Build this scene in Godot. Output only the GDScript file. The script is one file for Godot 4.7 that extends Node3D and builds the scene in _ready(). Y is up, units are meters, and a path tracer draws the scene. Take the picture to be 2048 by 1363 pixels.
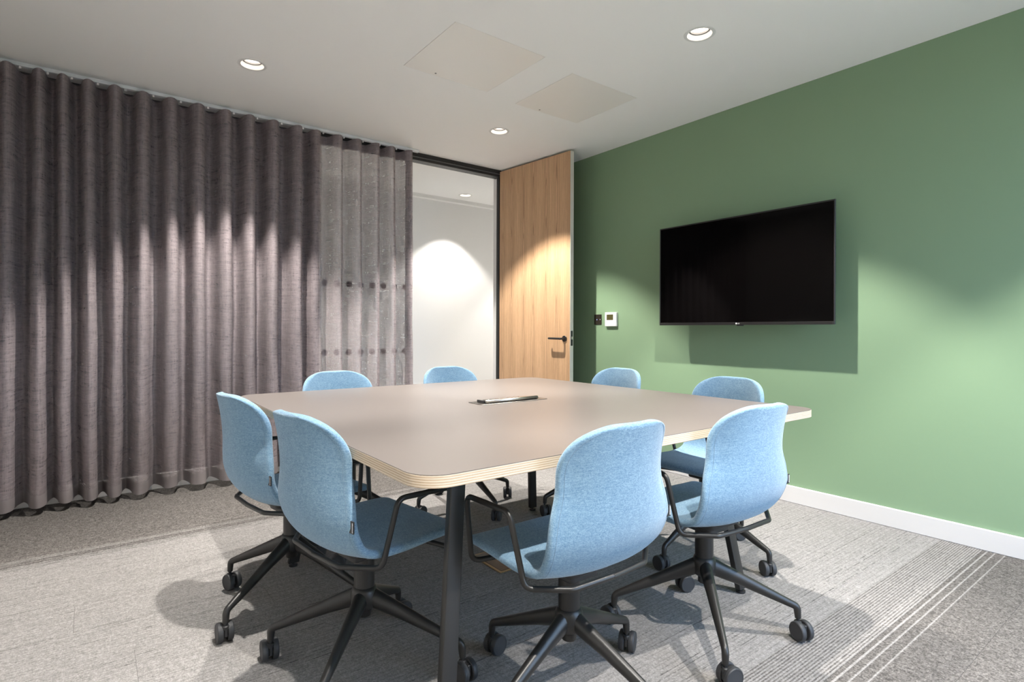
extends Node3D

# ---------------------------------------------------------------- mesh builder
class MB:
	var v := PackedVector3Array()
	var t := PackedVector2Array()
	var g := PackedInt32Array()

	func tri(a: Vector3, b: Vector3, c: Vector3, ta: Vector2, tb: Vector2, tc: Vector2, grp: int) -> void:
		v.append(a); v.append(b); v.append(c)
		t.append(ta); t.append(tb); t.append(tc)
		g.append(grp)

	func quad(a: Vector3, b: Vector3, c: Vector3, d: Vector3, ta: Vector2, tb: Vector2, tc: Vector2, td: Vector2, grp: int) -> void:
		tri(a, b, c, ta, tb, tc, grp)
		tri(a, c, d, ta, tc, td, grp)

	# turns a closed shell so that its front faces point outwards (clockwise)
	func settle(from: int) -> void:
		var mid := Vector3.ZERO
		for i in range(from, v.size()):
			mid += v[i]
		mid /= maxf(1.0, v.size() - from)
		var vol := 0.0
		for i in range(from, v.size(), 3):
			vol += (v[i] - mid).dot((v[i + 1] - mid).cross(v[i + 2] - mid))
		if vol > 0.0:
			for i in range(from, v.size(), 3):
				var a := v[i + 1]
				v[i + 1] = v[i + 2]
				v[i + 2] = a
				var b := t[i + 1]
				t[i + 1] = t[i + 2]
				t[i + 2] = b

	# rings of equal length joined band by band
	func loft(rings: Array, caps := true, bands := false, grp := 0) -> void:
		var from := v.size()
		var n: int = rings[0].size()
		var vv := 0.0
		for k in rings.size() - 1:
			var a: PackedVector3Array = rings[k]
			var b: PackedVector3Array = rings[k + 1]
			var dv := a[0].distance_to(b[0])
			var uu := 0.0
			for i in n:
				var j := (i + 1) % n
				var du := maxf(a[i].distance_to(a[j]), b[i].distance_to(b[j]))
				quad(a[i], a[j], b[j], b[i], Vector2(uu, vv), Vector2(uu + du, vv), Vector2(uu + du, vv + dv), Vector2(uu, vv + dv), grp + (k if bands else 0))
				uu += du
			vv += dv
		if caps:
			for e in [0, rings.size() - 1]:
				var r: PackedVector3Array = rings[e]
				var mid := Vector3.ZERO
				for p in r:
					mid += p
				mid /= n
				for i in n:
					var j := (i + 1) % n
					var pa: Vector3 = r[i]
					var pb: Vector3 = r[j]
					if e == 0:
						var s := pa
						pa = pb
						pb = s
					tri(mid, pa, pb, Vector2(mid.x, mid.z), Vector2(pa.x, pa.z), Vector2(pb.x, pb.z), 900 + e)
		settle(from)

	# an open sheet
	func sheet(rows: Array, uvs: Array, grp := 0) -> void:
		for k in rows.size() - 1:
			for i in rows[k].size() - 1:
				quad(rows[k][i], rows[k][i + 1], rows[k + 1][i + 1], rows[k + 1][i], uvs[k][i], uvs[k][i + 1], uvs[k + 1][i + 1], uvs[k + 1][i], grp)

	func rect(hx: float, hz: float, r: float, y: float, at: Vector3, n := 4) -> PackedVector3Array:
		var out := PackedVector3Array()
		r = minf(r, minf(hx, hz))
		for q in 4:
			var cx := (hx - r) * (1.0 if q == 0 or q == 3 else -1.0)
			var cz := (hz - r) * (1.0 if q < 2 else -1.0)
			for k in n + 1:
				var a := PI / 2 * (q + float(k) / n)
				out.append(at + Vector3(cx + r * cos(a), y, cz + r * sin(a)))
		return out

	# a plate with rounded corners in plan and bevelled rims
	func plate(hx: float, hz: float, r: float, y0: float, y1: float, bev: float, at := Vector3.ZERO, n := 4) -> void:
		var ri := maxf(r - bev, 0.0005)
		loft([rect(hx - bev, hz - bev, ri, y0, at, n), rect(hx, hz, r, y0 + bev, at, n), rect(hx, hz, r, y1 - bev, at, n), rect(hx - bev, hz - bev, ri, y1, at, n)], true, true, 1)

	# a box with chamfered edges; texture coordinates in metres
	func box(lo: Vector3, hi: Vector3, bev := 0.0, basis := Basis(), pivot := Vector3.ZERO) -> void:
		var from := v.size()
		var mid := (lo + hi) / 2
		var h := (hi - lo) / 2
		var b := minf(bev, minf(h.x, minf(h.y, h.z)) * 0.9)
		var grp := -1
		for ax in 3:
			var u := (ax + 1) % 3
			var w := (ax + 2) % 3
			for s in [-1.0, 1.0]:
				var c := []
				for k in [[-1, -1], [1, -1], [1, 1], [-1, 1]]:
					var p := Vector3.ZERO
					p[ax] = s * h[ax]
					p[u] = k[0] * (h[u] - b)
					p[w] = k[1] * (h[w] - b)
					c.append(p)
				if s < 0:
					c.reverse()
				_face(c, ax, mid, grp)
		if b > 0:
			for ax in 3:
				var u := (ax + 1) % 3
				var w := (ax + 2) % 3
				for k in [[-1, -1], [1, -1], [1, 1], [-1, 1]]:
					var c := []
					for e in [-1.0, 1.0]:
						var p := Vector3.ZERO
						p[ax] = e * (h[ax] - b)
						p[u] = k[0] * h[u]
						p[w] = k[1] * (h[w] - b)
						c.append(p)
					for e in [1.0, -1.0]:
						var p := Vector3.ZERO
						p[ax] = e * (h[ax] - b)
						p[u] = k[0] * (h[u] - b)
						p[w] = k[1] * h[w]
						c.append(p)
					if k[0] * k[1] < 0:
						c.reverse()
					_face(c, (u if absf(h[u]) < 1e9 else w), mid, grp)
			for sx in [-1, 1]:
				for sy in [-1, 1]:
					for sz in [-1, 1]:
						var c := []
						for ax in 3:
							var p := Vector3(sx * (h.x - b), sy * (h.y - b), sz * (h.z - b))
							p[ax] = [sx, sy, sz][ax] * h[ax]
							c.append(p)
						if sx * sy * sz < 0:
							c.reverse()
						tri(c[0] + mid, c[1] + mid, c[2] + mid, Vector2.ZERO, Vector2.ZERO, Vector2.ZERO, grp)
		if basis != Basis():
			for i in range(from, v.size()):
				v[i] = basis * (v[i] - pivot) + pivot
		settle(from)

	func _face(c: Array, ax: int, mid: Vector3, grp: int) -> void:
		var uv := []
		var p4 := []
		for p in c:
			var q: Vector3 = p + mid
			p4.append(q)
			uv.append(Vector2(q.z, q.y) if ax == 0 else (Vector2(q.x, q.z) if ax == 1 else Vector2(q.x, q.y)))
		quad(p4[0], p4[1], p4[2], p4[3], uv[0], uv[1], uv[2], uv[3], grp)

	# profile of (radius, height) turned round y
	func lathe(prof: Array, seg: int, at := Vector3.ZERO, axis := Basis(), caps := true, bands := true) -> void:
		var rings := []
		for p in prof:
			var r := PackedVector3Array()
			for k in seg:
				var a := TAU * k / seg
				r.append(at + axis * Vector3(p.x * cos(a), p.y, p.x * sin(a)))
			rings.append(r)
		loft(rings, caps, bands, 10)

	# tube along a path; radii per point as (across, upright)
	func tube(path: PackedVector3Array, radii: Array, seg: int, up := Vector3.UP) -> void:
		var rings := []
		for i in path.size():
			var d := (path[mini(i + 1, path.size() - 1)] - path[maxi(i - 1, 0)]).normalized()
			var side := d.cross(up)
			if side.length() < 0.02:
				side = d.cross(Vector3(0.3, 0.1, 1))
			side = side.normalized()
			if i > 0:
				var prev: PackedVector3Array = rings[i - 1]
				var ps := (prev[0] - path[i - 1])
				side = (ps - d * ps.dot(d)).normalized()
			var w := side.cross(d).normalized()
			var rr: Vector2 = radii[mini(i, radii.size() - 1)]
			var r := PackedVector3Array()
			for k in seg:
				var a := TAU * k / seg
				r.append(path[i] + side * rr.x * cos(a) + w * rr.y * sin(a))
			rings.append(r)
		loft(rings)

	func done() -> ArrayMesh:
		var st := SurfaceTool.new()
		st.begin(Mesh.PRIMITIVE_TRIANGLES)
		for k in g.size():
			st.set_smooth_group(g[k])
			for e in 3:
				st.set_uv(t[k * 3 + e])
				st.add_vertex(v[k * 3 + e])
		st.generate_normals()
		st.index()
		return st.commit()


# rounds the corners of a polyline
func fillet(pts: Array, rad: float, n := 6) -> PackedVector3Array:
	var out := PackedVector3Array([pts[0]])
	for i in range(1, pts.size() - 1):
		var p: Vector3 = pts[i]
		var a: Vector3 = (pts[i - 1] - p)
		var b: Vector3 = (pts[i + 1] - p)
		var ang := a.angle_to(b)
		var cut := minf(rad / tan(ang / 2), minf(a.length(), b.length()) * 0.48)
		var s := p + a.normalized() * cut
		var e := p + b.normalized() * cut
		for k in n + 1:
			var q := float(k) / n
			out.append(s.lerp(p, q).lerp(p.lerp(e, q), q))
	out.append(pts[-1])
	return out


# ---------------------------------------------------------------- nodes
var taken := {}

func numbered(called: String) -> String:
	var n: int = taken.get(called, 0)
	taken[called] = n + 1
	return called if n == 0 else "%s_%03d" % [called, n]

func part(called: String, mesh: Mesh, mat: Material, parent: Node, at := Vector3.ZERO, basis := Basis()) -> MeshInstance3D:
	var o := MeshInstance3D.new()
	o.name = called
	o.mesh = mesh
	o.material_override = mat
	o.transform = Transform3D(basis, at)
	parent.add_child(o, true)
	return o

func thing(called: String, label: String, category: String, at := Vector3.ZERO, turn := 0.0, group := "") -> Node3D:
	var o := Node3D.new()
	o.name = numbered(called)
	o.position = at
	o.rotation.y = turn
	add_child(o)
	o.set_meta("label", label)
	o.set_meta("category", category)
	if group:
		o.set_meta("group", group)
	return o

func structure(called: String, mesh: Mesh, mat: Material, label := "", category := "") -> MeshInstance3D:
	var o := part(called, mesh, mat, self)
	o.set_meta("kind", "structure")
	if label:
		o.set_meta("label", label)
	if category:
		o.set_meta("category", category)
	return o

func boxmesh(lo: Vector3, hi: Vector3, bev := 0.0) -> ArrayMesh:
	var m := MB.new()
	m.box(lo, hi, bev)
	return m.done()


# ---------------------------------------------------------------- materials
func lin(r: float, g: float, b: float) -> Color:
	return Color(r, g, b).linear_to_srgb()

func flat_mat(c: Color, rough := 0.8, metal := 0.0) -> StandardMaterial3D:
	var m := StandardMaterial3D.new()
	m.albedo_color = c
	m.roughness = rough
	m.metallic = metal
	return m

func picture(w: int, h: int, bytes: PackedByteArray, fmt := Image.FORMAT_RGB8) -> ImageTexture:
	return ImageTexture.create_from_image(Image.create_from_data(w, h, false, fmt, bytes))

func b8(x: float) -> int:
	return clampi(int(x * 255.0), 0, 255)

# carpet of two dyed yarns, pale grey and mottled taupe, tufted in rows along x. Woven pattern as seen in the photograph by the skirting:
# the taupe field meets the pale one in three pale pinstripes, then even stripes, then a pale field with thin dark rows. Across x two metres repeat; along z five metres, from z = 0.3 to z = -4.7
func pale_yarn(z: float) -> float:
	if z > -0.80:
		for c in [[-0.715, 0.0026], [-0.753, 0.0030], [-0.783, 0.0036]]:
			if absf(z - c[0]) < c[1]:
				return 1.0
		return 0.0
	if z > -0.97:
		return 1.0 if fposmod(z / 0.0105, 1.0) < 0.62 else 0.0
	if z > -3.38:
		return 1.0
	# single rows of either yarn where the pale field ends
	return 1.0 if fposmod(sin(floorf(z / 0.0049) * 12.9898) * 43758.5453, 1.0) > (-3.38 - z) / 0.17 else 0.0

func carpet_texture() -> ImageTexture:
	var w := 1024
	var h := 2048
	var rng := RandomNumberGenerator.new()
	rng.seed = 11
	var data := PackedByteArray()
	data.resize(w * h * 3)
	var old := PackedFloat32Array()
	old.resize(w)
	var at := 0
	var line := 0.0
	var nextline := 0
	var kind := 0
	for j in h:
		var z := 0.3 - 5.0 * (j + 0.5) / h
		var pale := 0.0
		for e in 4:
			pale += pale_yarn(z + (e - 1.5) * 0.00061) * 0.25
		# single taupe rows in the pale field, pale rows in the taupe field by the curtain
		if j >= nextline:
			line = 1.0
			var pick := rng.randf()
			kind = 0
			if z < -0.97 and z > -3.36:
				nextline = j + rng.randi_range(4, 9)
				kind = 1 if pick < 0.8 else 2
			elif z <= -3.36 and z > -3.50:
				nextline = j + rng.randi_range(3, 6)
				kind = 2
			elif z <= -3.50 and z > -3.58:
				nextline = j + rng.randi_range(4, 9)
				kind = 3
			else:
				nextline = j + 6
		var run := 0.0
		var slub := 0.0
		for i in w:
			run += (rng.randf() - 0.5) - run * 0.5
			slub += (rng.randf() - 0.5) * 0.3 - slub * 0.06
			old[i] = old[i] * 0.45 + run * 0.62
			var val := lerpf(0.37, 0.54, pale) + old[i] * lerpf(0.20, 0.12, pale) + (rng.randf() - 0.5) * 0.10
			if line > 0.05:
				if kind == 1:
					val -= line * (0.015 + 0.09 * clampf(slub * 1.1 + 0.42, 0.0, 1.0))
				elif kind == 2:
					val -= line * 0.24 * clampf(slub * 2.2 + 0.35, 0.0, 1.0)
				elif kind == 3:
					val += line * 0.12 * clampf(slub * 2.2 + 0.45, 0.0, 1.0)
			val = clampf(val, 0.03, 0.95)
			data[at] = b8(val)
			data[at + 1] = b8(val * lerpf(0.965, 0.98, pale))
			data[at + 2] = b8(val * lerpf(0.94, 0.968, pale))
			at += 3
		line *= 0.42
	return picture(w, h, data)

# melange weave in two tones
func weave(size: int, a: Color, b: Color, seed: int, long: float, contrast: float) -> ImageTexture:
	var rng := RandomNumberGenerator.new()
	rng.seed = seed
	var data := PackedByteArray()
	data.resize(size * size * 3)
	var at := 0
	var col := PackedFloat32Array()
	col.resize(size)
	for j in size:
		var run := 0.0
		for i in size:
			run += (rng.randf() - 0.5) - run * long
			col[i] += (rng.randf() - 0.5) - col[i] * 0.35
			var k := clampf(0.5 + contrast * (run * 0.5 + col[i] * 0.35 + (rng.randf() - 0.5) * 0.7), 0.0, 1.0)
			var c := a.lerp(b, k)
			data[at] = b8(c.r)
			data[at + 1] = b8(c.g)
			data[at + 2] = b8(c.b)
			at += 3
	return picture(size, size, data)

# slubbed sheer cloth; alpha is how closely the threads lie
func sheer(size: int) -> ImageTexture:
	var rng := RandomNumberGenerator.new()
	rng.seed = 77
	var data := PackedByteArray()
	data.resize(size * size * 4)
	var at := 0
	var col := PackedFloat32Array()
	var old := PackedFloat32Array()
	col.resize(size)
	old.resize(size)
	for i in size:
		col[i] = rng.randf() - 0.5
	for j in size:
		var run := 0.0
		for i in size:
			run += (rng.randf() - 0.5) * 0.75 - run * 0.10
			old[i] = old[i] * 0.36 + run * 0.64
			col[i] += (rng.randf() - 0.5) * 0.5 - col[i] * 0.05
			var k := old[i] * 0.42 + col[i] * 0.20
			var tone := 1.0 - 0.07 * clampf(k, -1.0, 1.0) + (rng.randf() - 0.5) * 0.05
			data[at] = b8(0.615 * tone)
			data[at + 1] = b8(0.572 * tone)
			data[at + 2] = b8(0.582 * tone)
			data[at + 3] = b8(clampf(0.63 + k * 0.46, 0.22, 0.95))
			at += 4
	return picture(size, size, data, Image.FORMAT_RGBA8)

# crown-cut oak veneer leaves side by side
func veneer() -> ImageTexture:
	var w := 512
	var h := 1024
	var rng := RandomNumberGenerator.new()
	rng.seed = 5
	var no := FastNoiseLite.new()
	no.seed = 9
	no.frequency = 0.01
	var fibre := PackedFloat32Array()
	fibre.resize(w)
	for i in w:
		fibre[i] = rng.randf() - 0.5
	var data := PackedByteArray()
	data.resize(w * h * 3)
	var at := 0
	for j in h:
		var y := float(j) / h
		for i in w:
			fibre[i] += (rng.randf() - 0.5) * 0.10 - fibre[i] * 0.012
			var x := float(i) / w * 6.3 + 0.25
			var leaf := floorf(x)
			var u := (x - leaf - 0.5) * 2.0
			if int(leaf) % 2 == 1:
				u = -u
			u -= 0.12
			var wob := no.get_noise_2d(i * 0.35 + leaf * 90.0, j * 0.22) * 0.16
			var rad := sqrt(u * u * 3.2 + 0.012 + 0.02 * y) + wob + y * 0.55 * exp(-u * u * 5.0)
			var ring := fposmod(rad * 7.5, 1.0)
			var dark := pow(1.0 - absf(ring - 0.25) / 0.75, 3.0) if ring > 0.25 else ring * 4.0
			var tone := 0.94 - dark * 0.34 * (0.4 + 0.6 * exp(-u * u * 3.0)) + fibre[i] * 0.2 + no.get_noise_2d(i * 0.12, j * 0.02) * 0.09
			data[at] = b8(0.88 * tone)
			data[at + 1] = b8(0.88 * tone * (0.81 + 0.10 * (tone - 0.9)))
			data[at + 2] = b8(0.88 * tone * (0.625 + 0.20 * (tone - 0.9)))
			at += 3
	return picture(w, h, data)

# birch plies: pale and brown layers through the 30 mm edge
func plies() -> ImageTexture:
	var w := 512
	var h := 64
	var rng := RandomNumberGenerator.new()
	rng.seed = 21
	var data := PackedByteArray()
	data.resize(w * h * 3)
	var at := 0
	for j in h:
		var q := j / 64.0 * 10.0
		var odd := int(q) % 2 == 1
		var seam := absf(q - roundf(q)) < 0.12
		var run := 0.0
		for i in w:
			run += (rng.randf() - 0.5) * 0.3 - run * 0.05
			var val := (0.80 if odd else 0.915) + run * (0.13 if odd else 0.04) - (0.10 if seam else 0.0)
			data[at] = b8(val * 0.98)
			data[at + 1] = b8(val * (0.86 if odd else 0.91))
			data[at + 2] = b8(val * (0.72 if odd else 0.82))
			at += 3
	return picture(w, h, data)

var M := {}

func make_materials() -> void:
	M.green = flat_mat(lin(0.222, 0.332, 0.20), 0.6)
	M.white_paint = flat_mat(lin(0.80, 0.79, 0.77), 0.85)
	M.ceiling = flat_mat(lin(0.90, 0.90, 0.895), 0.9)
	M.panel = flat_mat(lin(0.86, 0.84, 0.81), 0.42)
	M.corridor = flat_mat(lin(0.84, 0.835, 0.83), 0.85)
	M.dark_wall = flat_mat(lin(0.10, 0.10, 0.105), 0.8)
	M.vinyl = flat_mat(lin(0.62, 0.60, 0.57), 0.5)
	M.skirting = flat_mat(lin(0.66, 0.64, 0.625), 0.4)
	M.black_metal = flat_mat(lin(0.018, 0.017, 0.016), 0.38)
	M.black_alu = flat_mat(lin(0.012, 0.012, 0.012), 0.45)
	M.gasket = flat_mat(lin(0.13, 0.13, 0.135), 0.5)
	M.black_plastic = flat_mat(lin(0.020, 0.020, 0.021), 0.5)
	M.wheel = flat_mat(lin(0.030, 0.031, 0.034), 0.55)
	M.rail = flat_mat(lin(0.78, 0.80, 0.82), 0.45)
	M.steel = flat_mat(lin(0.60, 0.57, 0.53), 0.28, 1.0)
	M.bronze = flat_mat(lin(0.085, 0.07, 0.055), 0.35, 0.7)
	M.plate_steel = flat_mat(lin(0.17, 0.155, 0.14), 0.4, 1.0)
	M.white_plastic = flat_mat(lin(0.83, 0.81, 0.80), 0.4)
	M.lcd = flat_mat(lin(0.085, 0.075, 0.03), 0.25)
	M.screen = flat_mat(lin(0.0015, 0.0012, 0.0012), 0.06)
	M.screen.metallic_specular = 0.26
	M.bezel = flat_mat(lin(0.012, 0.011, 0.011), 0.35)
	M.logo = flat_mat(lin(0.62, 0.62, 0.62), 0.4)
	M.print = flat_mat(lin(0.72, 0.72, 0.75), 0.7)
	M.dot = flat_mat(lin(0.10, 0.095, 0.09), 0.8)
	M.trim = flat_mat(lin(0.74, 0.74, 0.73), 0.6)
	M.reflector = flat_mat(lin(0.86, 0.86, 0.86), 0.35)
	M.lip = flat_mat(lin(0.66, 0.62, 0.54), 0.5)
	M.socket = flat_mat(lin(0.16, 0.10, 0.07), 0.4)
	M.brass = flat_mat(lin(0.36, 0.27, 0.15), 0.4, 0.8)

	M.led = flat_mat(Color(0.7, 0.75, 1.0), 0.4)
	M.led.emission_enabled = true
	M.led.emission = Color(0.55, 0.65, 1.0)
	M.led.emission_energy_multiplier = 1.0
	M.lamp = flat_mat(Color(1, 1, 1), 0.5)
	M.lamp.emission_enabled = true
	M.lamp.emission = Color(1.0, 0.94, 0.86)
	M.lamp.emission_energy_multiplier = 8.0

	M.glass = flat_mat(Color(0.92, 0.97, 0.95, 0.06), 0.02)
	M.glass.transparency = BaseMaterial3D.TRANSPARENCY_ALPHA

	M.carpet = flat_mat(Color.WHITE, 1.0)
	M.carpet.albedo_texture = carpet_texture()
	M.carpet.heightmap_enabled = true
	M.carpet.heightmap_texture = M.carpet.albedo_texture
	M.carpet.heightmap_scale = 0.12
	M.carpet.metallic_specular = 0.1

	M.fabric = flat_mat(Color.WHITE, 0.95)
	M.fabric.albedo_texture = weave(512, Color(0.315, 0.45, 0.57), Color(0.61, 0.72, 0.79), 3, 0.25, 1.0)
	M.fabric.uv1_triplanar = true
	M.fabric.uv1_scale = Vector3(2.6, 2.6, 2.6)
	M.fabric.rim_enabled = true
	M.fabric.rim = 0.55
	M.fabric.rim_tint = 0.5
	M.fabric.metallic_specular = 0.15
	M.seam = flat_mat(Color(0.47, 0.575, 0.66), 0.95)

	M.curtain = flat_mat(Color.WHITE, 0.95)
	M.curtain.albedo_texture = sheer(256)
	M.curtain.transparency = BaseMaterial3D.TRANSPARENCY_ALPHA
	M.curtain.uv1_scale = Vector3(1.35, 1.35, 1.35)
	M.curtain.metallic_specular = 0.1
	M.curtain.backlight_enabled = true
	M.curtain.backlight = Color(0.16, 0.153, 0.15)
	M.hem = flat_mat(lin(0.215, 0.188, 0.19), 0.95)

	M.oak = flat_mat(Color.WHITE, 0.42)
	M.oak.albedo_texture = veneer()
	M.oak.uv1_scale = Vector3(1.0 / 0.91, 1.0 / 2.65, 1)

	M.laminate = flat_mat(lin(0.140, 0.122, 0.113), 0.36)
	M.laminate.metallic_specular = 0.45
	M.plywood = flat_mat(Color.WHITE, 0.6)
	M.plywood.albedo_texture = plies()
	M.plywood.uv1_scale = Vector3(2.0, 1.0 / 0.030, 1)


# ---------------------------------------------------------------- chair
var CH := {}

func cat(p: Array, s: float) -> Array:
	var n := p.size() - 1
	var i := clampi(int(s), 0, n - 1)
	var q := s - i
	var out := []
	for k in p[0].size():
		var p0: float = p[maxi(i - 1, 0)][k]
		var p1: float = p[i][k]
		var p2: float = p[i + 1][k]
		var p3: float = p[mini(i + 2, n)][k]
		out.append(0.5 * (2 * p1 + (p2 - p0) * q + (2 * p0 - 5 * p1 + 4 * p2 - p3) * q * q + (3 * p1 - p0 - 3 * p2 + p3) * q * q * q))
	return out

func chair_shapes() -> void:
	# z, y, half width, how far the rims wrap towards the sitter
	var ctl := [
		[-0.232, 0.444, 0.214, 0.000], [-0.205, 0.458, 0.218, 0.001], [-0.10, 0.457, 0.224, 0.004], [0.01, 0.448, 0.228, 0.010],
		[0.095, 0.446, 0.230, 0.020], [0.152, 0.461, 0.231, 0.032], [0.190, 0.500, 0.233, 0.042], [0.214, 0.553, 0.234, 0.050],
		[0.225, 0.61, 0.225, 0.062], [0.231, 0.675, 0.206, 0.073], [0.236, 0.735, 0.203, 0.077], [0.244, 0.797, 0.205, 0.074], [0.257, 0.860, 0.206, 0.072]]
	var cs := []      # stations: z, y, w, k
	var per := 7
	for i in (ctl.size() - 1) * per + 1:
		cs.append(cat(ctl, minf(float(i) / per, ctl.size() - 1.0001)))
	var acc := PackedFloat32Array([0.0])
	for i in range(1, cs.size()):
		acc.append(acc[i - 1] + Vector2(cs[i][0] - cs[i - 1][0], cs[i][1] - cs[i - 1][1]).length())
	var full := acc[-1]
	var rings := []
	var th := 0.013
	var seam_l := PackedVector3Array()
	var seam_r := PackedVector3Array()
	var tag_spot := Vector3.ZERO
	var tag_n := Vector3.ZERO
	# extra stations close to both ends so that the rims are round
	var where := []
	for q in [0.0, 0.0008, 0.0025, 0.005, 0.0085]:
		where.append(q)
	for i in range(1, cs.size() - 1):
		if acc[i] > 0.012 and acc[i] < full - 0.012:
			where.append(acc[i])
	for q in [0.0085, 0.005, 0.0025, 0.0008, 0.0]:
		where.append(full - q)
	for s in where:
		var i := 0
		while i < acc.size() - 2 and acc[i + 1] < s:
			i += 1
		var q: float = (s - acc[i]) / maxf(acc[i + 1] - acc[i], 1e-6)
		var a: Array = cs[i]
		var b: Array = cs[i + 1]
		var c := Vector3(0, lerpf(a[1], b[1], q), lerpf(a[0], b[0], q))
		var d := Vector3(0, b[1] - a[1], b[0] - a[0]).normalized()
		var nrm := Vector3(0, d.z, -d.y)      # towards the sitter
		var w: float = lerpf(a[2], b[2], q)
		var k: float = lerpf(a[3], b[3], q)
		var te: float = full - s
		var wf := w
		var rt := 0.14
		if te < rt:
			w = w - 0.185 + 0.185 * pow(maxf(0.0, 1.0 - pow(1.0 - te / rt, 2.35)), 1.0 / 2.35)
		var rf := 0.035
		if s < rf:
			w = w - rf + sqrt(maxf(0.0, rf * rf - (rf - s) * (rf - s)))
		var hh := th
		var e: float = minf(s, te)
		if e < th:
			hh = sqrt(maxf(0.0, th * th - (th - e) * (th - e))) + 0.0006
		var ring := PackedVector3Array()
		var nu := 14
		var wi := w - hh
		var ke := k * pow(wi / wf, 2.4)
		for m in nu + 1:      # sitter's face
			var u := -1.0 + 2.0 * m / nu
			ring.append(c + Vector3(u * wi, 0, 0) + nrm * (hh + k * pow(absf(u) * wi / wf, 2.4)))
		for m in range(1, 5):
			var an := PI * m / 5.0
			ring.append(c + Vector3(wi + hh * sin(an), 0, 0) + nrm * (hh * cos(an) + ke))
		for m in nu + 1:
			var u := 1.0 - 2.0 * m / nu
			ring.append(c + Vector3(u * wi, 0, 0) + nrm * (-hh + k * pow(absf(u) * wi / wf, 2.4)))
		for m in range(1, 5):
			var an := PI * m / 5.0
			ring.append(c + Vector3(-wi - hh * sin(an), 0, 0) + nrm * (-hh * cos(an) + ke))
		rings.append(ring)
		if s > 0.02 and te > 0.02:
			seam_r.append(c + Vector3(wi * 0.99, 0, 0) + nrm * (-hh + ke * 0.98))
			seam_l.append(c + Vector3(-wi * 0.99, 0, 0) + nrm * (-hh + ke * 0.98))
		if c.y < 0.555:
			tag_spot = c + Vector3(wi + hh * 0.75, 0, 0) + nrm * (ke - hh * 0.6)
			tag_n = nrm
	var m := MB.new()
	m.loft(rings)
	CH.shell = m.done()
	m = MB.new()
	m.tube(seam_r, [Vector2(0.0008, 0.0008)], 5, Vector3.RIGHT)
	CH.seam_r = m.done()
	m = MB.new()
	m.tube(seam_l, [Vector2(0.0008, 0.0008)], 5, Vector3.RIGHT)
	CH.seam_l = m.done()
	# folded maker's tag on the rim of the back, with a pale woven line of letters
	m = MB.new()
	m.box(Vector3(-0.010, -0.017, -0.0022), Vector3(0.012, 0.017, 0.0022), 0.0008)
	CH.tag = m.done()
	m = MB.new()
	for k in 8:
		m.box(Vector3(0.0062, -0.0132 + k * 0.0034, -0.0027), Vector3(0.0092 if k % 3 else 0.0098, -0.0106 + k * 0.0034, 0.0027), 0.0)
	CH.tag_print = m.done()
	CH.tag_at = tag_spot
	# arms
	for s in [1.0, -1.0]:
		var pts := [Vector3(0.09, 0.418, -0.13), Vector3(0.238, 0.414, -0.168), Vector3(0.256, 0.612, -0.168), Vector3(0.264, 0.622, 0.052), Vector3(0.241, 0.428, 0.090), Vector3(0.142, 0.427, 0.166), Vector3(0.0, 0.427, 0.174)]
		var p2 := []
		for p in pts:
			p2.append(Vector3(p.x * s, p.y, p.z))
		var path := fillet(p2, 0.032, 7)
		m = MB.new()
		m.tube(path, [Vector2(0.0083, 0.0083)], 12)
		CH["arm%d" % int(s)] = m.done()
	# mechanism plate under the seat
	m = MB.new()
	m.plate(0.085, 0.105, 0.02, 0.408, 0.430, 0.003, Vector3(0, 0, -0.01))
	m.plate(0.06, 0.07, 0.02, 0.380, 0.409, 0.004)
	CH.plate = m.done()
	m = MB.new()
	m.lathe([Vector2(0.026, 0.27), Vector2(0.0325, 0.272), Vector2(0.0325, 0.374), Vector2(0.0315, 0.378), Vector2(0.02, 0.378), Vector2(0.02, 0.390)], 28)
	CH.column = m.done()
	m = MB.new()
	m.lathe([Vector2(0.020, 0.180), Vector2(0.022, 0.183), Vector2(0.022, 0.205), Vector2(0.032, 0.208), Vector2(0.041, 0.216), Vector2(0.043, 0.240), Vector2(0.041, 0.262), Vector2(0.036, 0.274), Vector2(0.030, 0.277)], 28, Vector3.ZERO, Basis(), true, false)
	CH.hub = m.done()
	# one leg along +x
	var lp := fillet([Vector3(0.018, 0.243, 0), Vector3(0.12, 0.2015, 0), Vector3(0.322, 0.112, 0), Vector3(0.325, 0.072, 0)], 0.022, 6)
	var lr := []
	for p in lp:
		var q := clampf((p.x - 0.018) / 0.30, 0.0, 1.0)
		lr.append(Vector2(lerpf(0.0235, 0.0115, pow(q, 0.75)), lerpf(0.031, 0.0125, pow(q, 0.75))) if p.y > 0.095 else Vector2(0.0105, 0.0105))
	m = MB.new()
	m.tube(lp, lr, 16)
	CH.leg = m.done()
	# castor: stem, fork, two wheels
	m = MB.new()
	m.lathe([Vector2(0.006, 0.040), Vector2(0.006, 0.076)], 10)
	m.plate(0.006, 0.024, 0.004, 0.024, 0.060, 0.002, Vector3(0, 0, 0.012))
	m.lathe([Vector2(0.012, 0.050), Vector2(0.013, 0.052), Vector2(0.013, 0.060), Vector2(0.010, 0.063)], 14)
	CH.fork = m.done()
	m = MB.new()
	var lay := Basis(Vector3(0, 0, 1), PI / 2)
	m.lathe([Vector2(0.026, -0.0095), Vector2(0.0300, -0.0095), Vector2(0.0330, -0.0072), Vector2(0.0340, 0.0), Vector2(0.0330, 0.0068), Vector2(0.0308, 0.0095), Vector2(0.0275, 0.0095), Vector2(0.0268, 0.0088), Vector2(0.001, 0.0088)], 28, Vector3.ZERO, lay)
	CH.wheel = m.done()


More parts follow.
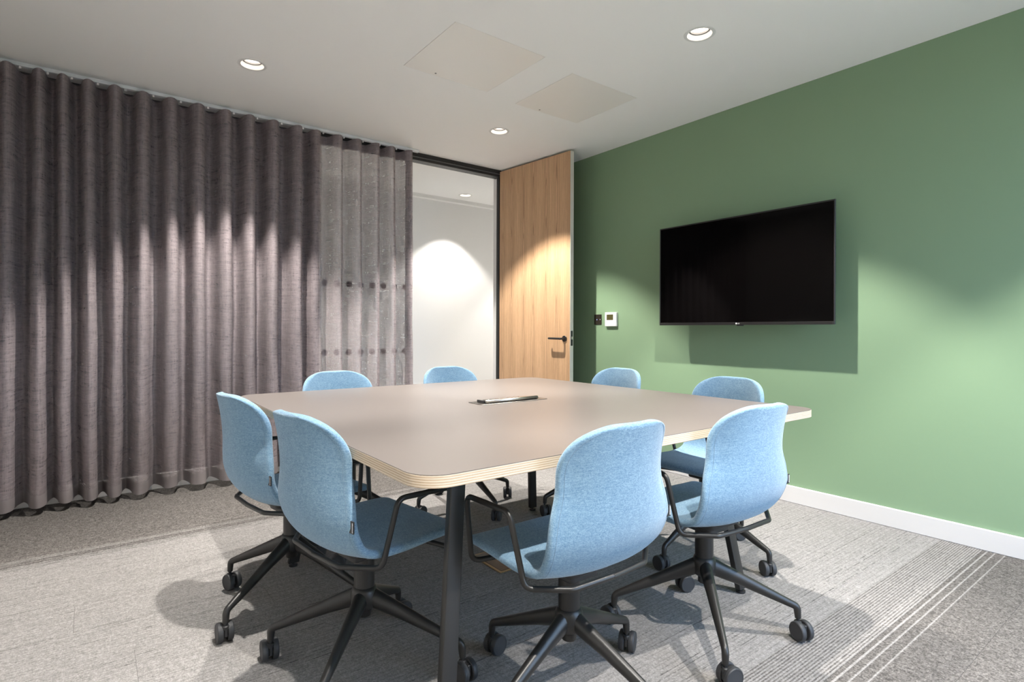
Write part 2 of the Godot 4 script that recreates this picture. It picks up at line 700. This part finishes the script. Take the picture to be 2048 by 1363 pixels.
func make_chair(at: Vector3, turn: float, base_turn: float, seed: int, label: String) -> void:
	var c := thing("swivel_chair", label, "chair", at, deg_to_rad(turn), "blue swivel chairs round the table")
	var rng := RandomNumberGenerator.new()
	rng.seed = seed
	var shell := part("seat_shell", CH.shell, M.fabric, c)
	shell.set_meta("label", "light blue melange upholstered shell of seat and back")
	part("seam", CH.seam_r, M.seam, shell)
	part("seam", CH.seam_l, M.seam, shell)
	var tag := part("maker_tag", CH.tag, M.black_plastic, c, CH.tag_at)
	tag.set_meta("label", "small black fabric tag")
	part("lettering", CH.tag_print, M.print, tag)
	for s in [1, -1]:
		part("armrest", CH["arm%d" % s], M.black_metal, c)
	part("seat_plate", CH.plate, M.black_plastic, c)
	part("column", CH.column, M.black_metal, c)
	var bt := deg_to_rad(base_turn - turn)
	part("hub", CH.hub, M.black_metal, c)
	for k in 4:
		var a := bt + k * PI / 2
		var b := Basis(Vector3.UP, a)
		part("leg", CH.leg, M.black_metal, c, Vector3.ZERO, b)
		var cb := Basis(Vector3.UP, rng.randf() * TAU)
		var ca := part("castor", CH.fork, M.black_plastic, c, b * Vector3(0.325, 0, 0), cb)
		for s in [-1, 1]:
			part("wheel", CH.wheel, M.wheel, ca, Vector3(s * 0.0165, 0.0343, 0.016), Basis(Vector3.UP, 0.0 if s < 0 else PI))


# ---------------------------------------------------------------- curtain
func make_curtain() -> void:
	var peaks := [-0.525, -0.394, -0.249, -0.143, -0.02, 0.115, 0.266, 0.421, 0.579, 0.752, 0.904, 1.067, 1.245, 1.38, 1.556, 1.711, 1.873, 2.002, 2.177]
	var zc := -4.376
	var rng := RandomNumberGenerator.new()
	rng.seed = 31
	var no := FastNoiseLite.new()
	no.seed = 8
	no.frequency = 1.0
	var amp := []
	var flare := []
	var skew := []
	var valley := []
	for i in peaks.size():
		amp.append(rng.randf_range(0.078, 0.086) if peaks[i] < 1.3 else rng.randf_range(0.064, 0.070))
		flare.append(rng.randf_range(-0.012, 0.016))
		skew.append(rng.randf_range(-0.018, 0.018))
		valley.append(rng.randf_range(-0.012, 0.012))
	var n := 26
	var cols := (peaks.size() - 1) * n + n / 2
	var y_top := 2.632
	var y_bot := 0.045
	var hgt := 46
	var rows := []
	var uvs := []
	for j in hgt + 1:
		var f := float(j) / hgt          # 0 top, 1 bottom
		var y := lerpf(y_top, y_bot, f)
		var row := PackedVector3Array()
		var uv := PackedVector2Array()
		for i in cols + 1:
			var k := i / n
			var q := float(i % n) / n
			var a: int = mini(k, peaks.size() - 1)
			var b: int = mini(k + 1, peaks.size() - 1)
			var pa: float = peaks[a] + skew[a] * f * 1.3
			var pb: float = (peaks[b] + skew[b] * f * 1.3) if b > a else pa + 0.11
			# wave: round folds, the cloth leaning out of its fold a little
			var ph := TAU * q
			var bulge := 0.004 + 0.004 * f
			var x := lerpf(pa, pb, q) + sin(ph) * bulge * (pb - pa) / 0.15 * 0.72
			x += valley[a] * f * (1.0 - cos(ph)) * 0.5
			var am: float = lerpf(amp[a], amp[b], q) + lerpf(flare[a], flare[b], q) * f
			var co := cos(ph)
			var z := zc + am * (pow(co, lerpf(0.62, 0.45, f)) if co > 0.0 else -pow(-co, lerpf(0.5, 0.8, f)))
			z += no.get_noise_2d(x * 2.4, y * 0.9) * 0.016 * f + no.get_noise_2d(x * 9.0, y * 1.6) * 0.007 * f
			x += no.get_noise_2d(x * 5.0 + 40.0, y * 1.2) * 0.012 * f
			var yy := y + (no.get_noise_1d(x * 3.0) * 0.012 + co * -0.005) * f
			row.append(Vector3(x, yy, z))
			uv.append(Vector2(k * 0.22 + q * 0.22, -y))
		rows.append(row)
		uvs.append(uv)
	var m := MB.new()
	m.sheet(rows, uvs)
	var c := thing("curtain", "floor-length taupe grey wave curtain hanging beside the doorway", "curtain", Vector3.ZERO)
	part("cloth", m.done(), M.curtain, c)
	# doubled cloth: heading tape and stitched hem lie on the back and front of the cloth
	for band in [["heading", 0.0, 0.026, -0.0025], ["hem", 0.972, 1.0, 0.0025]]:
		m = MB.new()
		var br := []
		var bu := []
		for e in 3:
			var f: float = lerpf(band[1], band[2], e / 2.0) * hgt
			var j := mini(int(f), hgt - 1)
			var r := PackedVector3Array()
			for i in cols + 1:
				var p: Vector3 = rows[j][i].lerp(rows[j + 1][i], f - j)
				var nx: Vector3 = rows[j][mini(i + 1, cols)] - rows[j][maxi(i - 1, 0)]
				var nn := Vector3(-nx.z, 0, nx.x).normalized()
				r.append(p + nn * band[3])
			br.append(r)
			bu.append(uvs[j])
		m.sheet(br, bu)
		part(band[0], m.done(), M.hem, c)
	var rail := thing("curtain_rail", "slim pale grey curtain track fixed to ceiling above the curtain", "curtain rail", Vector3.ZERO)
	m = MB.new()
	m.box(Vector3(-0.598, 2.648, -4.397), Vector3(2.268, 2.67, -4.366), 0.002)
	part("track", m.done(), M.rail, rail)
	m = MB.new()
	m.box(Vector3(-0.006, -0.015, -0.007), Vector3(0.006, 0.0, 0.007), 0.002)
	var glider := m.done()
	for i in peaks.size() - 1:
		var mid: float = (peaks[i] + peaks[i + 1]) / 2
		part("glider", glider, M.white_plastic, rail, Vector3(mid - 0.02, 2.649, -4.382))
	part("end_cap", boxmesh(Vector3(2.268, 2.647, -4.398), Vector3(2.280, 2.67, -4.365), 0.003), M.rail, rail)


# ---------------------------------------------------------------- downlight
var DL := {}
const CEIL := 2.67
const WARM := Color(1.0, 0.979, 0.948)

func downlight(at: Vector3, label: String, energy: float) -> void:
	if DL.is_empty():
		var m := MB.new()
		m.lathe([Vector2(0.0625, 0.004), Vector2(0.0640, -0.0025), Vector2(0.078, -0.0018), Vector2(0.081, 0.0), Vector2(0.081, 0.0008), Vector2(0.0635, 0.0012)], 40, Vector3.ZERO, Basis(), false)
		DL.ring = m.done()
		m = MB.new()
		m.lathe([Vector2(0.0635, 0.001), Vector2(0.0600, 0.010), Vector2(0.0545, 0.022)], 40, Vector3.ZERO, Basis(), false, false)
		DL.cone = m.done()
		m = MB.new()
		m.lathe([Vector2(0.0545, 0.022), Vector2(0.0470, 0.023), Vector2(0.0470, 0.034)], 40, Vector3.ZERO, Basis(), false)
		DL.baffle = m.done()
		m = MB.new()
		m.lathe([Vector2(0.0468, 0.0330), Vector2(0.0468, 0.038)], 40)
		DL.disc = m.done()
	var d := thing("downlight", label, "downlight", at, 0.0, "recessed ceiling downlights")
	part("trim_ring", DL.ring, M.trim, d)
	part("reflector", DL.cone, M.reflector, d)
	part("baffle", DL.baffle, M.gasket, d)
	part("lamp_disc", DL.disc, M.lamp, d)
	var s := SpotLight3D.new()
	s.name = "lamp_light"
	s.position = Vector3(0, 0.026, 0)
	s.rotation_degrees = Vector3(-90, 0, 0)
	s.light_color = WARM
	s.light_energy = energy
	s.spot_angle = 45.0
	s.spot_angle_attenuation = 0.32
	s.spot_range = 12.0
	s.spot_attenuation = 2.0
	s.light_size = 0.022
	s.shadow_enabled = true
	d.add_child(s)


# ---------------------------------------------------------------- scene
func _ready() -> void:
	# camera
	var cam := Camera3D.new()
	cam.name = "camera"
	cam.position = Vector3(0, 1.1, 0)
	cam.rotation_degrees = Vector3(0, -37.1, 0.2)
	cam.projection = Camera3D.PROJECTION_FRUSTUM
	cam.near = 0.05
	cam.far = 100.0
	cam.size = 1363.0 / 1112.0 * 0.05
	cam.frustum_offset = Vector2(0, -22.0 / 1112.0 * 0.05)
	cam.current = true
	add_child(cam)

	# daylight and exposure
	var env := Environment.new()
	env.background_mode = Environment.BG_SKY
	var sky := Sky.new()
	var sm := ProceduralSkyMaterial.new()
	sm.sky_top_color = Color(0.64, 0.78, 0.95)
	sm.sky_horizon_color = Color(0.79, 0.875, 0.97)
	sm.ground_bottom_color = Color(0.44, 0.46, 0.48)
	sm.ground_horizon_color = Color(0.56, 0.59, 0.62)
	sm.sky_energy_multiplier = 1.0
	sm.ground_energy_multiplier = 1.0
	sky.sky_material = sm
	env.sky = sky
	env.background_energy_multiplier = 10.5
	env.tonemap_mode = Environment.TONE_MAPPER_LINEAR
	env.tonemap_exposure = 1.08
	env.sdfgi_enabled = true
	env.ssao_enabled = true
	env.ssil_enabled = true
	var we := WorldEnvironment.new()
	we.name = "world_environment"
	we.environment = env
	add_child(we)

	make_materials()
	build_shell()
	build_lights()
	build_door()
	build_wall_things()
	make_curtain()
	build_table()
	chair_shapes()
	make_chair(Vector3(1.14, 0, -1.22), 0, 10, 1, "blue swivel chair on the table side facing the curtain, farther from the green wall")
	make_chair(Vector3(1.795, 0, -1.20), -4, 45, 2, "blue swivel chair on the table side facing the curtain, nearer the green wall")
	make_chair(Vector3(0.705, 0, -1.718), -81, 45, 3, "blue swivel chair facing the television wall, farther from the curtain")
	make_chair(Vector3(0.65, 0, -2.335), -82, 33, 4, "blue swivel chair facing the television wall, nearer the curtain")
	make_chair(Vector3(1.12, 0, -2.935), 180, 45, 5, "blue swivel chair with its back to the curtain folds")
	make_chair(Vector3(1.855, 0, -2.925), 180, 0, 6, "blue swivel chair with its back to the open doorway")
	make_chair(Vector3(2.455, 0, -2.40), 90, 69, 7, "blue swivel chair with its back to the green wall, nearer the oak door")
	make_chair(Vector3(2.42, 0, -1.61), 90, 0, 8, "blue swivel chair with its back to the green wall, farther from the oak door")


func build_shell() -> void:
	# floor: slab and carpet planks
	var fl := structure("floor", boxmesh(Vector3(-0.95, -0.16, -6.1), Vector3(5.3, -0.006, 1.15)), M.carpet, "grey striped carpet of long planks", "floor")
	var rng := RandomNumberGenerator.new()
	rng.seed = 6
	var pw := 0.25
	var pl := 1.0
	var row := 0
	var z := 0.95
	while z > -4.68:
		var z1 := maxf(z - pw, -4.68)
		var x: float = -0.6 - [0.0, 0.62, 0.28, 0.81, 0.45][row % 5]
		var x_end := 3.6 if z > -4.55 else 5.2
		while x < x_end:
			var xa := maxf(x, -0.6)
			var xb := minf(x + pl, x_end)
			if xb - xa > 0.01:
				var m := MB.new()
				var g := 0.0002
				m.box(Vector3(xa + g, -0.006, z1 + g), Vector3(xb - g, 0.0, z - g), 0.0006)
				var off := rng.randf() * 2.0
				for i in m.t.size():
					var p := m.v[i]
					m.t[i] = Vector2((p.x + off) / 2.0, (0.3 - p.z) / 5.0)
				part("carpet_plank", m.done(), M.carpet, fl)
			x += pl
		z -= pw
		row += 1

	# ceiling with openings for lamps, panels and the slot diffuser
	var ce := CSGCombiner3D.new()
	ce.name = "ceiling"
	add_child(ce)
	ce.set_meta("kind", "structure")
	ce.set_meta("label", "white plasterboard ceiling")
	var slab := CSGBox3D.new()
	slab.name = "slab"
	slab.size = Vector3(6.25, 0.2, 7.25)
	slab.position = Vector3(2.175, CEIL + 0.1, -2.475)
	slab.material = M.ceiling
	ce.add_child(slab)
	for p in lamp_spots():
		var hole := CSGCylinder3D.new()
		hole.name = "lamp_hole"
		hole.operation = CSGShape3D.OPERATION_SUBTRACTION
		hole.radius = 0.066
		hole.height = 0.16
		hole.sides = 40
		hole.position = Vector3(p.x, CEIL, p.y)
		hole.material = M.ceiling
		ce.add_child(hole, true)
	for r in [[1.475, 2.079, -3.031, -2.437], [2.341, 2.935, -3.075, -2.491]]:
		var pocket := CSGBox3D.new()
		pocket.name = "panel_pocket"
		pocket.operation = CSGShape3D.OPERATION_SUBTRACTION
		pocket.size = Vector3(r[1] - r[0], 0.04, r[3] - r[2])
		pocket.position = Vector3((r[0] + r[1]) / 2, CEIL, (r[2] + r[3]) / 2)
		pocket.material = M.ceiling
		ce.add_child(pocket, true)
	var slot := CSGBox3D.new()
	slot.name = "slot_pocket"
	slot.operation = CSGShape3D.OPERATION_SUBTRACTION
	slot.size = Vector3(5.0, 0.10, 0.15)
	slot.position = Vector3(2.4, CEIL, -5.815)
	slot.material = M.ceiling
	ce.add_child(slot, true)

	# walls
	structure("wall_right", boxmesh(Vector3(3.6, 0, -4.65), Vector3(3.8, CEIL, 1.15)), M.green, "matt sage green painted wall", "wall")
	structure("wall_left", boxmesh(Vector3(-0.95, 0, -6.1), Vector3(-0.6, CEIL, 1.15)), M.white_paint, "white side wall", "wall")
	structure("wall_back", boxmesh(Vector3(-0.6, 0, -4.65), Vector3(1.42, CEIL, -4.53)), M.dark_wall, "dark grey wall behind the curtain", "wall")
	structure("wall_door_side", boxmesh(Vector3(3.24, 0, -4.60), Vector3(3.6, CEIL, -4.485)), M.corridor, "narrow white wall behind the open door", "wall")
	structure("wall_corridor", boxmesh(Vector3(-0.6, 0, -6.1), Vector3(5.3, CEIL, -5.97)), M.corridor, "white corridor wall beyond the doorway", "wall")
	structure("wall_corridor_near", boxmesh(Vector3(-0.6, 0, -4.68), Vector3(1.42, CEIL, -4.65)), M.corridor, "white corridor face of the curtain wall", "wall")
	structure("floor_corridor", boxmesh(Vector3(-0.6, 0.0, -5.97), Vector3(5.2, 0.004, -4.68)), M.vinyl, "pale vinyl floor of the corridor", "floor")
	structure("wall_corridor_end", boxmesh(Vector3(5.2, 0, -5.97), Vector3(5.3, CEIL, -4.65)), M.corridor, "white end wall of the corridor", "wall")
	structure("wall_corridor_side", boxmesh(Vector3(3.8, 0, -4.65), Vector3(5.3, CEIL, -4.53)), M.corridor, "white near wall of the corridor", "wall")
	# window wall behind the camera: sill, head, piers
	var wf := structure("wall_front", boxmesh(Vector3(-0.6, 0, 0.95), Vector3(3.6, 0.06, 1.15)), M.white_paint, "white window wall", "wall")
	part("wall_head", boxmesh(Vector3(-0.6, 2.52, 0.95), Vector3(3.6, CEIL, 1.15)), M.white_paint, wf)
	part("pier", boxmesh(Vector3(-0.6, 0.06, 0.95), Vector3(1.45, 2.52, 1.15)), M.white_paint, wf)
	part("pier", boxmesh(Vector3(3.35, 0.06, 0.95), Vector3(3.6, 2.52, 1.15)), M.white_paint, wf)
	var wn := Node3D.new()
	wn.name = "window_2"
	wn.set_meta("kind", "structure")
	wn.set_meta("label", "wide daylight window behind the table")
	add_child(wn)
	for k in 4:
		var x := lerpf(1.45, 3.30, k / 3.0)
		part("mullion", boxmesh(Vector3(x, 0.06, 1.02), Vector3(x + 0.05, 2.52, 1.08), 0.003), M.black_alu, wn)
	part("transom", boxmesh(Vector3(1.5, 0.06, 1.02), Vector3(3.3, 0.11, 1.08), 0.003), M.black_alu, wn)
	part("transom", boxmesh(Vector3(1.5, 2.47, 1.02), Vector3(3.3, 2.52, 1.08), 0.003), M.black_alu, wn)
	for k in 3:
		var x := lerpf(1.45, 3.30, k / 3.0)
		part("pane", boxmesh(Vector3(x + 0.05, 0.11, 1.046), Vector3(x + 0.6166, 2.47, 1.052)), M.glass, wn)

	# skirting boards
	structure("baseboard_right", boxmesh(Vector3(3.582, 0, -4.53), Vector3(3.6, 0.106, 0.95), 0.003), M.skirting, "white skirting along the green wall", "skirting")
	structure("baseboard_back", boxmesh(Vector3(-0.6, 0, -4.53), Vector3(1.42, 0.106, -4.512), 0.003), M.skirting, "white skirting behind the curtain hem", "skirting")
	structure("baseboard_corridor", boxmesh(Vector3(-0.6, 0, -5.97), Vector3(5.2, 0.106, -5.952), 0.003), M.skirting, "white skirting along the corridor wall", "skirting")

	# black partition frame
	var fr := Node3D.new()
	fr.name = "trim_1"
	fr.set_meta("kind", "structure")
	fr.set_meta("label", "black aluminium frame over the doorway and glass panel")
	add_child(fr)
	part("head", boxmesh(Vector3(1.42, 2.636, -4.54), Vector3(3.222, CEIL, -4.44), 0.002), M.black_alu, fr)
	part("head_lower", boxmesh(Vector3(1.42, 2.606, -4.54), Vector3(3.222, 2.629, -4.452), 0.002), M.black_alu, fr)
	part("gasket", boxmesh(Vector3(1.42, 2.6285, -4.53), Vector3(3.222, 2.6365, -4.446), 0.001), M.gasket, fr)
	part("jamb", boxmesh(Vector3(3.194, 0, -4.485), Vector3(3.24, 2.606, -4.445), 0.002), M.black_alu, fr)
	part("jamb", boxmesh(Vector3(2.232, 0, -4.54), Vector3(2.262, 2.606, -4.478), 0.002), M.black_alu, fr)
	part("jamb", boxmesh(Vector3(1.42, 0, -4.54), Vector3(1.455, 2.606, -4.478), 0.002), M.black_alu, fr)
	part("sill", boxmesh(Vector3(1.455, 0, -4.54), Vector3(2.232, 0.04, -4.478), 0.002), M.black_alu, fr)
	# glass panel with two rows of dots
	var gl := Node3D.new()
	gl.name = "window_1"
	gl.set_meta("kind", "structure")
	gl.set_meta("label", "glass side panel with two rows of dots, seen through the curtain")
	add_child(gl)
	part("pane", boxmesh(Vector3(1.455, 0.04, -4.500), Vector3(2.232, 2.606, -4.490)), M.glass, gl)
	var m := MB.new()
	m.lathe([Vector2(0.026, 0.0), Vector2(0.026, 0.0006)], 24, Vector3.ZERO, Basis(Vector3.RIGHT, PI / 2))
	var dot := m.done()
	for y in [1.475, 0.912]:
		for k in 8:
			part("dot", dot, M.dot, gl, Vector3(1.498 + k * 0.1014, y, -4.4895))

	# slot diffuser in the corridor ceiling
	var sd := thing("slot_diffuser", "linear slot air diffuser in the corridor ceiling along the wall", "air vent", Vector3(2.4, CEIL, -5.815))
	part("back_box", boxmesh(Vector3(-2.498, 0.036, -0.074), Vector3(2.498, 0.044, 0.074)), M.gasket, sd)
	for k in 4:
		var zz := -0.06 + k * 0.04
		part("slat", boxmesh(Vector3(-2.498, -0.001, zz - 0.0145), Vector3(2.498, 0.012, zz + 0.0145), 0.002), M.trim, sd)


func lamp_spots() -> Array:
	return [Vector2(0.758, -3.57), Vector2(2.566, -3.57), Vector2(2.566, -1.754), Vector2(0.758, -1.754), Vector2(2.566, 0.06), Vector2(0.758, 0.06), Vector2(3.478, -5.508), Vector2(0.95, -5.508), Vector2(4.9, -5.3)]

func build_lights() -> void:
	var names := [
		"round white recessed downlight in the ceiling before the curtain", "round white recessed downlight in the ceiling before the oak door",
		"round white recessed downlight in the ceiling before the television", "round white recessed downlight over the chairs facing the television",
		"round white recessed downlight by the window and green wall", "round white recessed downlight by the window and white side wall",
		"corridor downlight glowing beyond the open doorway", "corridor downlight behind the dark curtain wall", "corridor downlight by the corridor end wall"]
	var spots := lamp_spots()
	for i in spots.size():
		downlight(Vector3(spots[i].x, CEIL, spots[i].y), names[i], 9.0 if i < 6 else 3.0)
	# access panels
	for r in [[1.476, 2.078, -3.03, -2.438, "larger white square access panel in the ceiling, nearer the curtain"], [2.342, 2.934, -3.074, -2.492, "white square access panel in the ceiling, nearer the green wall"]]:
		var mid := Vector3((r[0] + r[1]) / 2, CEIL, (r[2] + r[3]) / 2)
		var p := thing("access_panel", r[4], "access panel", mid, 0.0, "ceiling access panels")
		var hx: float = (r[1] - r[0]) / 2
		var hz: float = (r[3] - r[2]) / 2
		part("door_panel", boxmesh(Vector3(-hx + 0.0005, -0.001, -hz + 0.0005), Vector3(hx - 0.0005, 0.018, hz - 0.0005), 0.001), M.panel, p)
		var m := MB.new()
		m.lathe([Vector2(0.006, -0.0025), Vector2(0.006, 0.0)], 14)
		part("lock", m.done(), M.gasket, p, Vector3(-hx + 0.2, 0.0, -hz + 0.03))


func build_door() -> void:
	var d := Node3D.new()
	d.name = "door_1"
	d.set_meta("kind", "structure")
	d.set_meta("label", "tall oak veneer door standing open against the green wall")
	d.position = Vector3(3.2, 0, -4.436)
	d.rotation.y = deg_to_rad(6.18)
	add_child(d)
	# local: door runs along +z, its oak face looks to -x
	var m := MB.new()
	m.box(Vector3(0.0, 0.006, 0.0), Vector3(0.0425, 2.652, 0.9095), 0.0)
	part("leaf", m.done(), M.oak, d)
	part("edge_lipping", boxmesh(Vector3(0.0002, 0.006, 0.9095), Vector3(0.0423, 2.652, 0.913), 0.0006), M.lip, d)
	m = MB.new()
	m.box(Vector3(0.008, 0.955, 0.9128), Vector3(0.034, 1.085, 0.9142), 0.0004)
	var lp := part("latch_plate", m.done(), M.black_alu, d, Vector3(0, 0.01, 0))
	part("latch_bolt", boxmesh(Vector3(0.013, 1.01, 0.914), Vector3(0.029, 1.034, 0.921), 0.002), M.steel, lp)
	# lever handle on the oak face
	var side := Basis(Vector3(0, 0, 1), PI / 2)
	m = MB.new()
	m.lathe([Vector2(0.026, 0.0), Vector2(0.026, 0.0075), Vector2(0.0245, 0.009), Vector2(0.011, 0.009)], 28, Vector3(0, 1.026, 0.85), side)
	var rose := part("handle", m.done(), M.black_metal, d)
	m = MB.new()
	var path := fillet([Vector3(-0.006, 1.026, 0.85), Vector3(-0.058, 1.026, 0.85), Vector3(-0.058, 1.028, 0.712), Vector3(-0.040, 1.028, 0.706)], 0.014, 6)
	m.tube(path, [Vector2(0.0095, 0.0095)], 14)
	part("lever", m.done(), M.black_metal, rose)
	for y in [0.25, 1.3, 2.4]:
		m = MB.new()
		m.lathe([Vector2(0.007, -0.05), Vector2(0.007, 0.05)], 12, Vector3(0.05, y, -0.004))
		part("hinge", m.done(), M.black_alu, d)


func build_wall_things() -> void:
	# television on its bracket
	var t := thing("television", "large black flat television mounted on the green wall", "television", Vector3(3.441, 0, -2.065))
	var hw := 0.624
	var y0 := 1.139
	var y1 := 1.867
	part("back_case", boxmesh(Vector3(0.004, y0 + 0.02, -hw + 0.01), Vector3(0.03, y1 - 0.01, hw - 0.01), 0.006), M.black_plastic, t)
	part("back_case", boxmesh(Vector3(0.028, y0 + 0.06, -0.42), Vector3(0.062, y0 + 0.47, 0.42), 0.012), M.black_plastic, t)
	part("screen", boxmesh(Vector3(-0.0025, y0 + 0.018, -hw + 0.008), Vector3(0.004, y1 - 0.008, hw - 0.008), 0.0), M.screen, t)
	var bz := [[-hw, -hw + 0.0085, y0, y1], [hw - 0.0085, hw, y0, y1], [-hw + 0.008, hw - 0.008, y1 - 0.0085, y1], [-hw + 0.008, hw - 0.008, y0, y0 + 0.0185]]
	for b in bz:
		part("bezel", boxmesh(Vector3(-0.0055, b[2], b[0]), Vector3(0.006, b[3], b[1]), 0.0015), M.bezel, t)
	part("bracket", boxmesh(Vector3(0.06, 1.33, -0.2), Vector3(0.1585, 1.50, 0.2), 0.004), M.black_alu, t)
	part("sensor", boxmesh(Vector3(-0.003, y0 - 0.006, 0.006), Vector3(0.012, y0 + 0.001, 0.05), 0.0015), M.bezel, t)
	# emblem: a disc, then the two letters
	var m := MB.new()
	m.lathe([Vector2(0.0056, 0.0), Vector2(0.0056, 0.0008)], 18, Vector3.ZERO, Basis(Vector3(0, 0, 1), PI / 2))
	var em := part("emblem", m.done(), M.logo, t, Vector3(-0.0055, y0 + 0.0093, 0.006))
	var tx := TextMesh.new()
	tx.text = "LG"
	var sf := SystemFont.new()
	sf.font_names = PackedStringArray(["Droid Sans"])
	sf.font_weight = 700
	tx.font = sf
	tx.font_size = 32
	tx.pixel_size = 0.00036
	tx.depth = 0.0006
	part("lettering", tx, M.logo, em, Vector3(-0.0006, 0, 0.0155), Basis(Vector3.UP, -PI / 2))

	# touch switch plate and thermostat
	var s := thing("light_switch", "dark bronze switch plate with a small blue light beside the white thermostat", "switch", Vector3(3.6, 1.195, -3.488))
	part("plate", boxmesh(Vector3(-0.006, -0.045, -0.044), Vector3(0, 0.045, 0.044), 0.0015), M.bronze, s)
	part("led", boxmesh(Vector3(-0.0068, -0.004, -0.012), Vector3(-0.0055, 0.003, -0.006), 0.0003), M.led, s)
	part("button", boxmesh(Vector3(-0.008, -0.004, 0.026), Vector3(-0.0055, 0.005, 0.034), 0.0008), M.logo, s)
	var h := thing("thermostat", "white wall thermostat with a small olive display", "thermostat", Vector3(3.6, 1.195, -3.322))
	part("body", boxmesh(Vector3(-0.022, -0.061, -0.066), Vector3(0, 0.061, 0.066), 0.003), M.white_plastic, h)
	part("display", boxmesh(Vector3(-0.0228, -0.006, -0.043), Vector3(-0.021, 0.042, 0.032), 0.0004), M.lcd, h)

	# floor box lid under the table
	var fb := thing("floor_box", "brass edged floor box lid set in the carpet under the table", "floor box", Vector3(1.595, 0, -2.15))
	m = MB.new()
	m.plate(0.12, 0.12, 0.006, 0.0, 0.005, 0.0015)
	part("frame", m.done(), M.brass, fb)
	m = MB.new()
	m.plate(0.108, 0.108, 0.004, 0.004, 0.0065, 0.001)
	part("lid", m.done(), M.carpet_dark if M.has("carpet_dark") else M.bronze, fb)


func build_table() -> void:
	var top := 0.770
	var c := Vector3(1.527, 0, -2.07)
	var hx := 0.945
	var hz := 0.970
	var t := thing("conference_table", "large square meeting table with taupe top, plywood edge and black splayed legs", "table", c)
	var m := MB.new()
	m.plate(hx - 0.0006, hz - 0.0006, 0.085, top - 0.0022, top, 0.0006, Vector3.ZERO, 10)
	var lam := part("tabletop", m.done(), M.laminate, t)
	lam.set_meta("label", "taupe laminate top")
	m = MB.new()
	m.loft([m.rect(hx - 0.004, hz - 0.004, 0.081, top - 0.0322, Vector3.ZERO, 10), m.rect(hx, hz, 0.085, top - 0.0300, Vector3.ZERO, 10), m.rect(hx, hz, 0.085, top - 0.0022, Vector3.ZERO, 10)], true, true, 1)
	var ply := part("plywood_core", m.done(), M.plywood, t)
	ply.set_meta("label", "pale layered plywood edge")
	# under-frame
	var ys := top - 0.0322
	for s in [-1, 1]:
		part("frame_rail", boxmesh(Vector3(-0.62, ys - 0.04, s * 0.56 - 0.02), Vector3(0.62, ys, s * 0.56 + 0.02), 0.002), M.black_metal, t)
		part("frame_rail", boxmesh(Vector3(s * 0.56 - 0.02, ys - 0.04, -0.54), Vector3(s * 0.56 + 0.02, ys, 0.54), 0.002), M.black_metal, t)
	part("cable_tray", boxmesh(Vector3(-0.22, ys - 0.09, -0.10), Vector3(0.25, ys, 0.10), 0.004), M.black_metal, t)
	# splayed legs
	var feet := [Vector3(0.745, 0, -1.275), Vector3(2.185, 0, -1.285), Vector3(2.155, 0, -2.635), Vector3(0.752, 0, -2.675)]
	for f in feet:
		var foot: Vector3 = f - c
		var head := Vector3(foot.x - signf(foot.x) * 0.10, ys, foot.z - signf(foot.z) * 0.10)
		foot.y = 0.018
		m = MB.new()
		var rings := []
		for p in [foot, head]:
			rings.append(m.rect(0.024, 0.0125, 0.003, 0.0, p, 3))
		m.loft(rings)
		var leg := part("leg", m.done(), M.black_metal, t)
		m = MB.new()
		m.lathe([Vector2(0.018, 0.0), Vector2(0.019, 0.002), Vector2(0.019, 0.009), Vector2(0.007, 0.011), Vector2(0.007, 0.02)], 18, Vector3(foot.x, 0, foot.z))
		part("levelling_foot", m.done(), M.black_plastic, leg)

	# power module let into the top
	var p := thing("power_module", "steel pop-up power and data module in the table top", "power outlet", Vector3(1.553, top, -2.075))
	m = MB.new()
	m.plate(0.190, 0.056, 0.006, 0.0, 0.0025, 0.0008)
	part("flange", m.done(), M.plate_steel, p)
	m = MB.new()
	m.plate(0.150, 0.032, 0.004, 0.002, 0.0085, 0.001, Vector3(0, 0, -0.006))
	part("housing", m.done(), M.black_plastic, p)
	m = MB.new()
	m.tube(PackedVector3Array([Vector3(-0.150, 0.0105, 0.026), Vector3(-0.147, 0.0105, 0.026), Vector3(0.147, 0.0105, 0.026), Vector3(0.150, 0.0105, 0.026)]), [Vector2(0.004, 0.003), Vector2(0.011, 0.0078), Vector2(0.011, 0.0078), Vector2(0.004, 0.003)], 16)
	part("lid_rail", m.done(), M.steel, p)
	part("end_cap", boxmesh(Vector3(-0.155, 0.002, -0.036), Vector3(-0.146, 0.0135, 0.018), 0.001), M.black_plastic, p)
	for k in 4:
		m = MB.new()
		m.plate(0.024, 0.020, 0.003, 0.0085, 0.012, 0.001)
		part("socket", m.done(), M.socket if k > 0 else M.plate_steel, p, Vector3(-0.105 + k * 0.068, 0, -0.010))
	for x in [-0.122, -0.060]:
		m = MB.new()
		m.lathe([Vector2(0.0045, 0.0085), Vector2(0.0045, 0.015), Vector2(0.003, 0.0165)], 12, Vector3(x, 0, 0.008))
		part("connector", m.done(), M.steel, p)
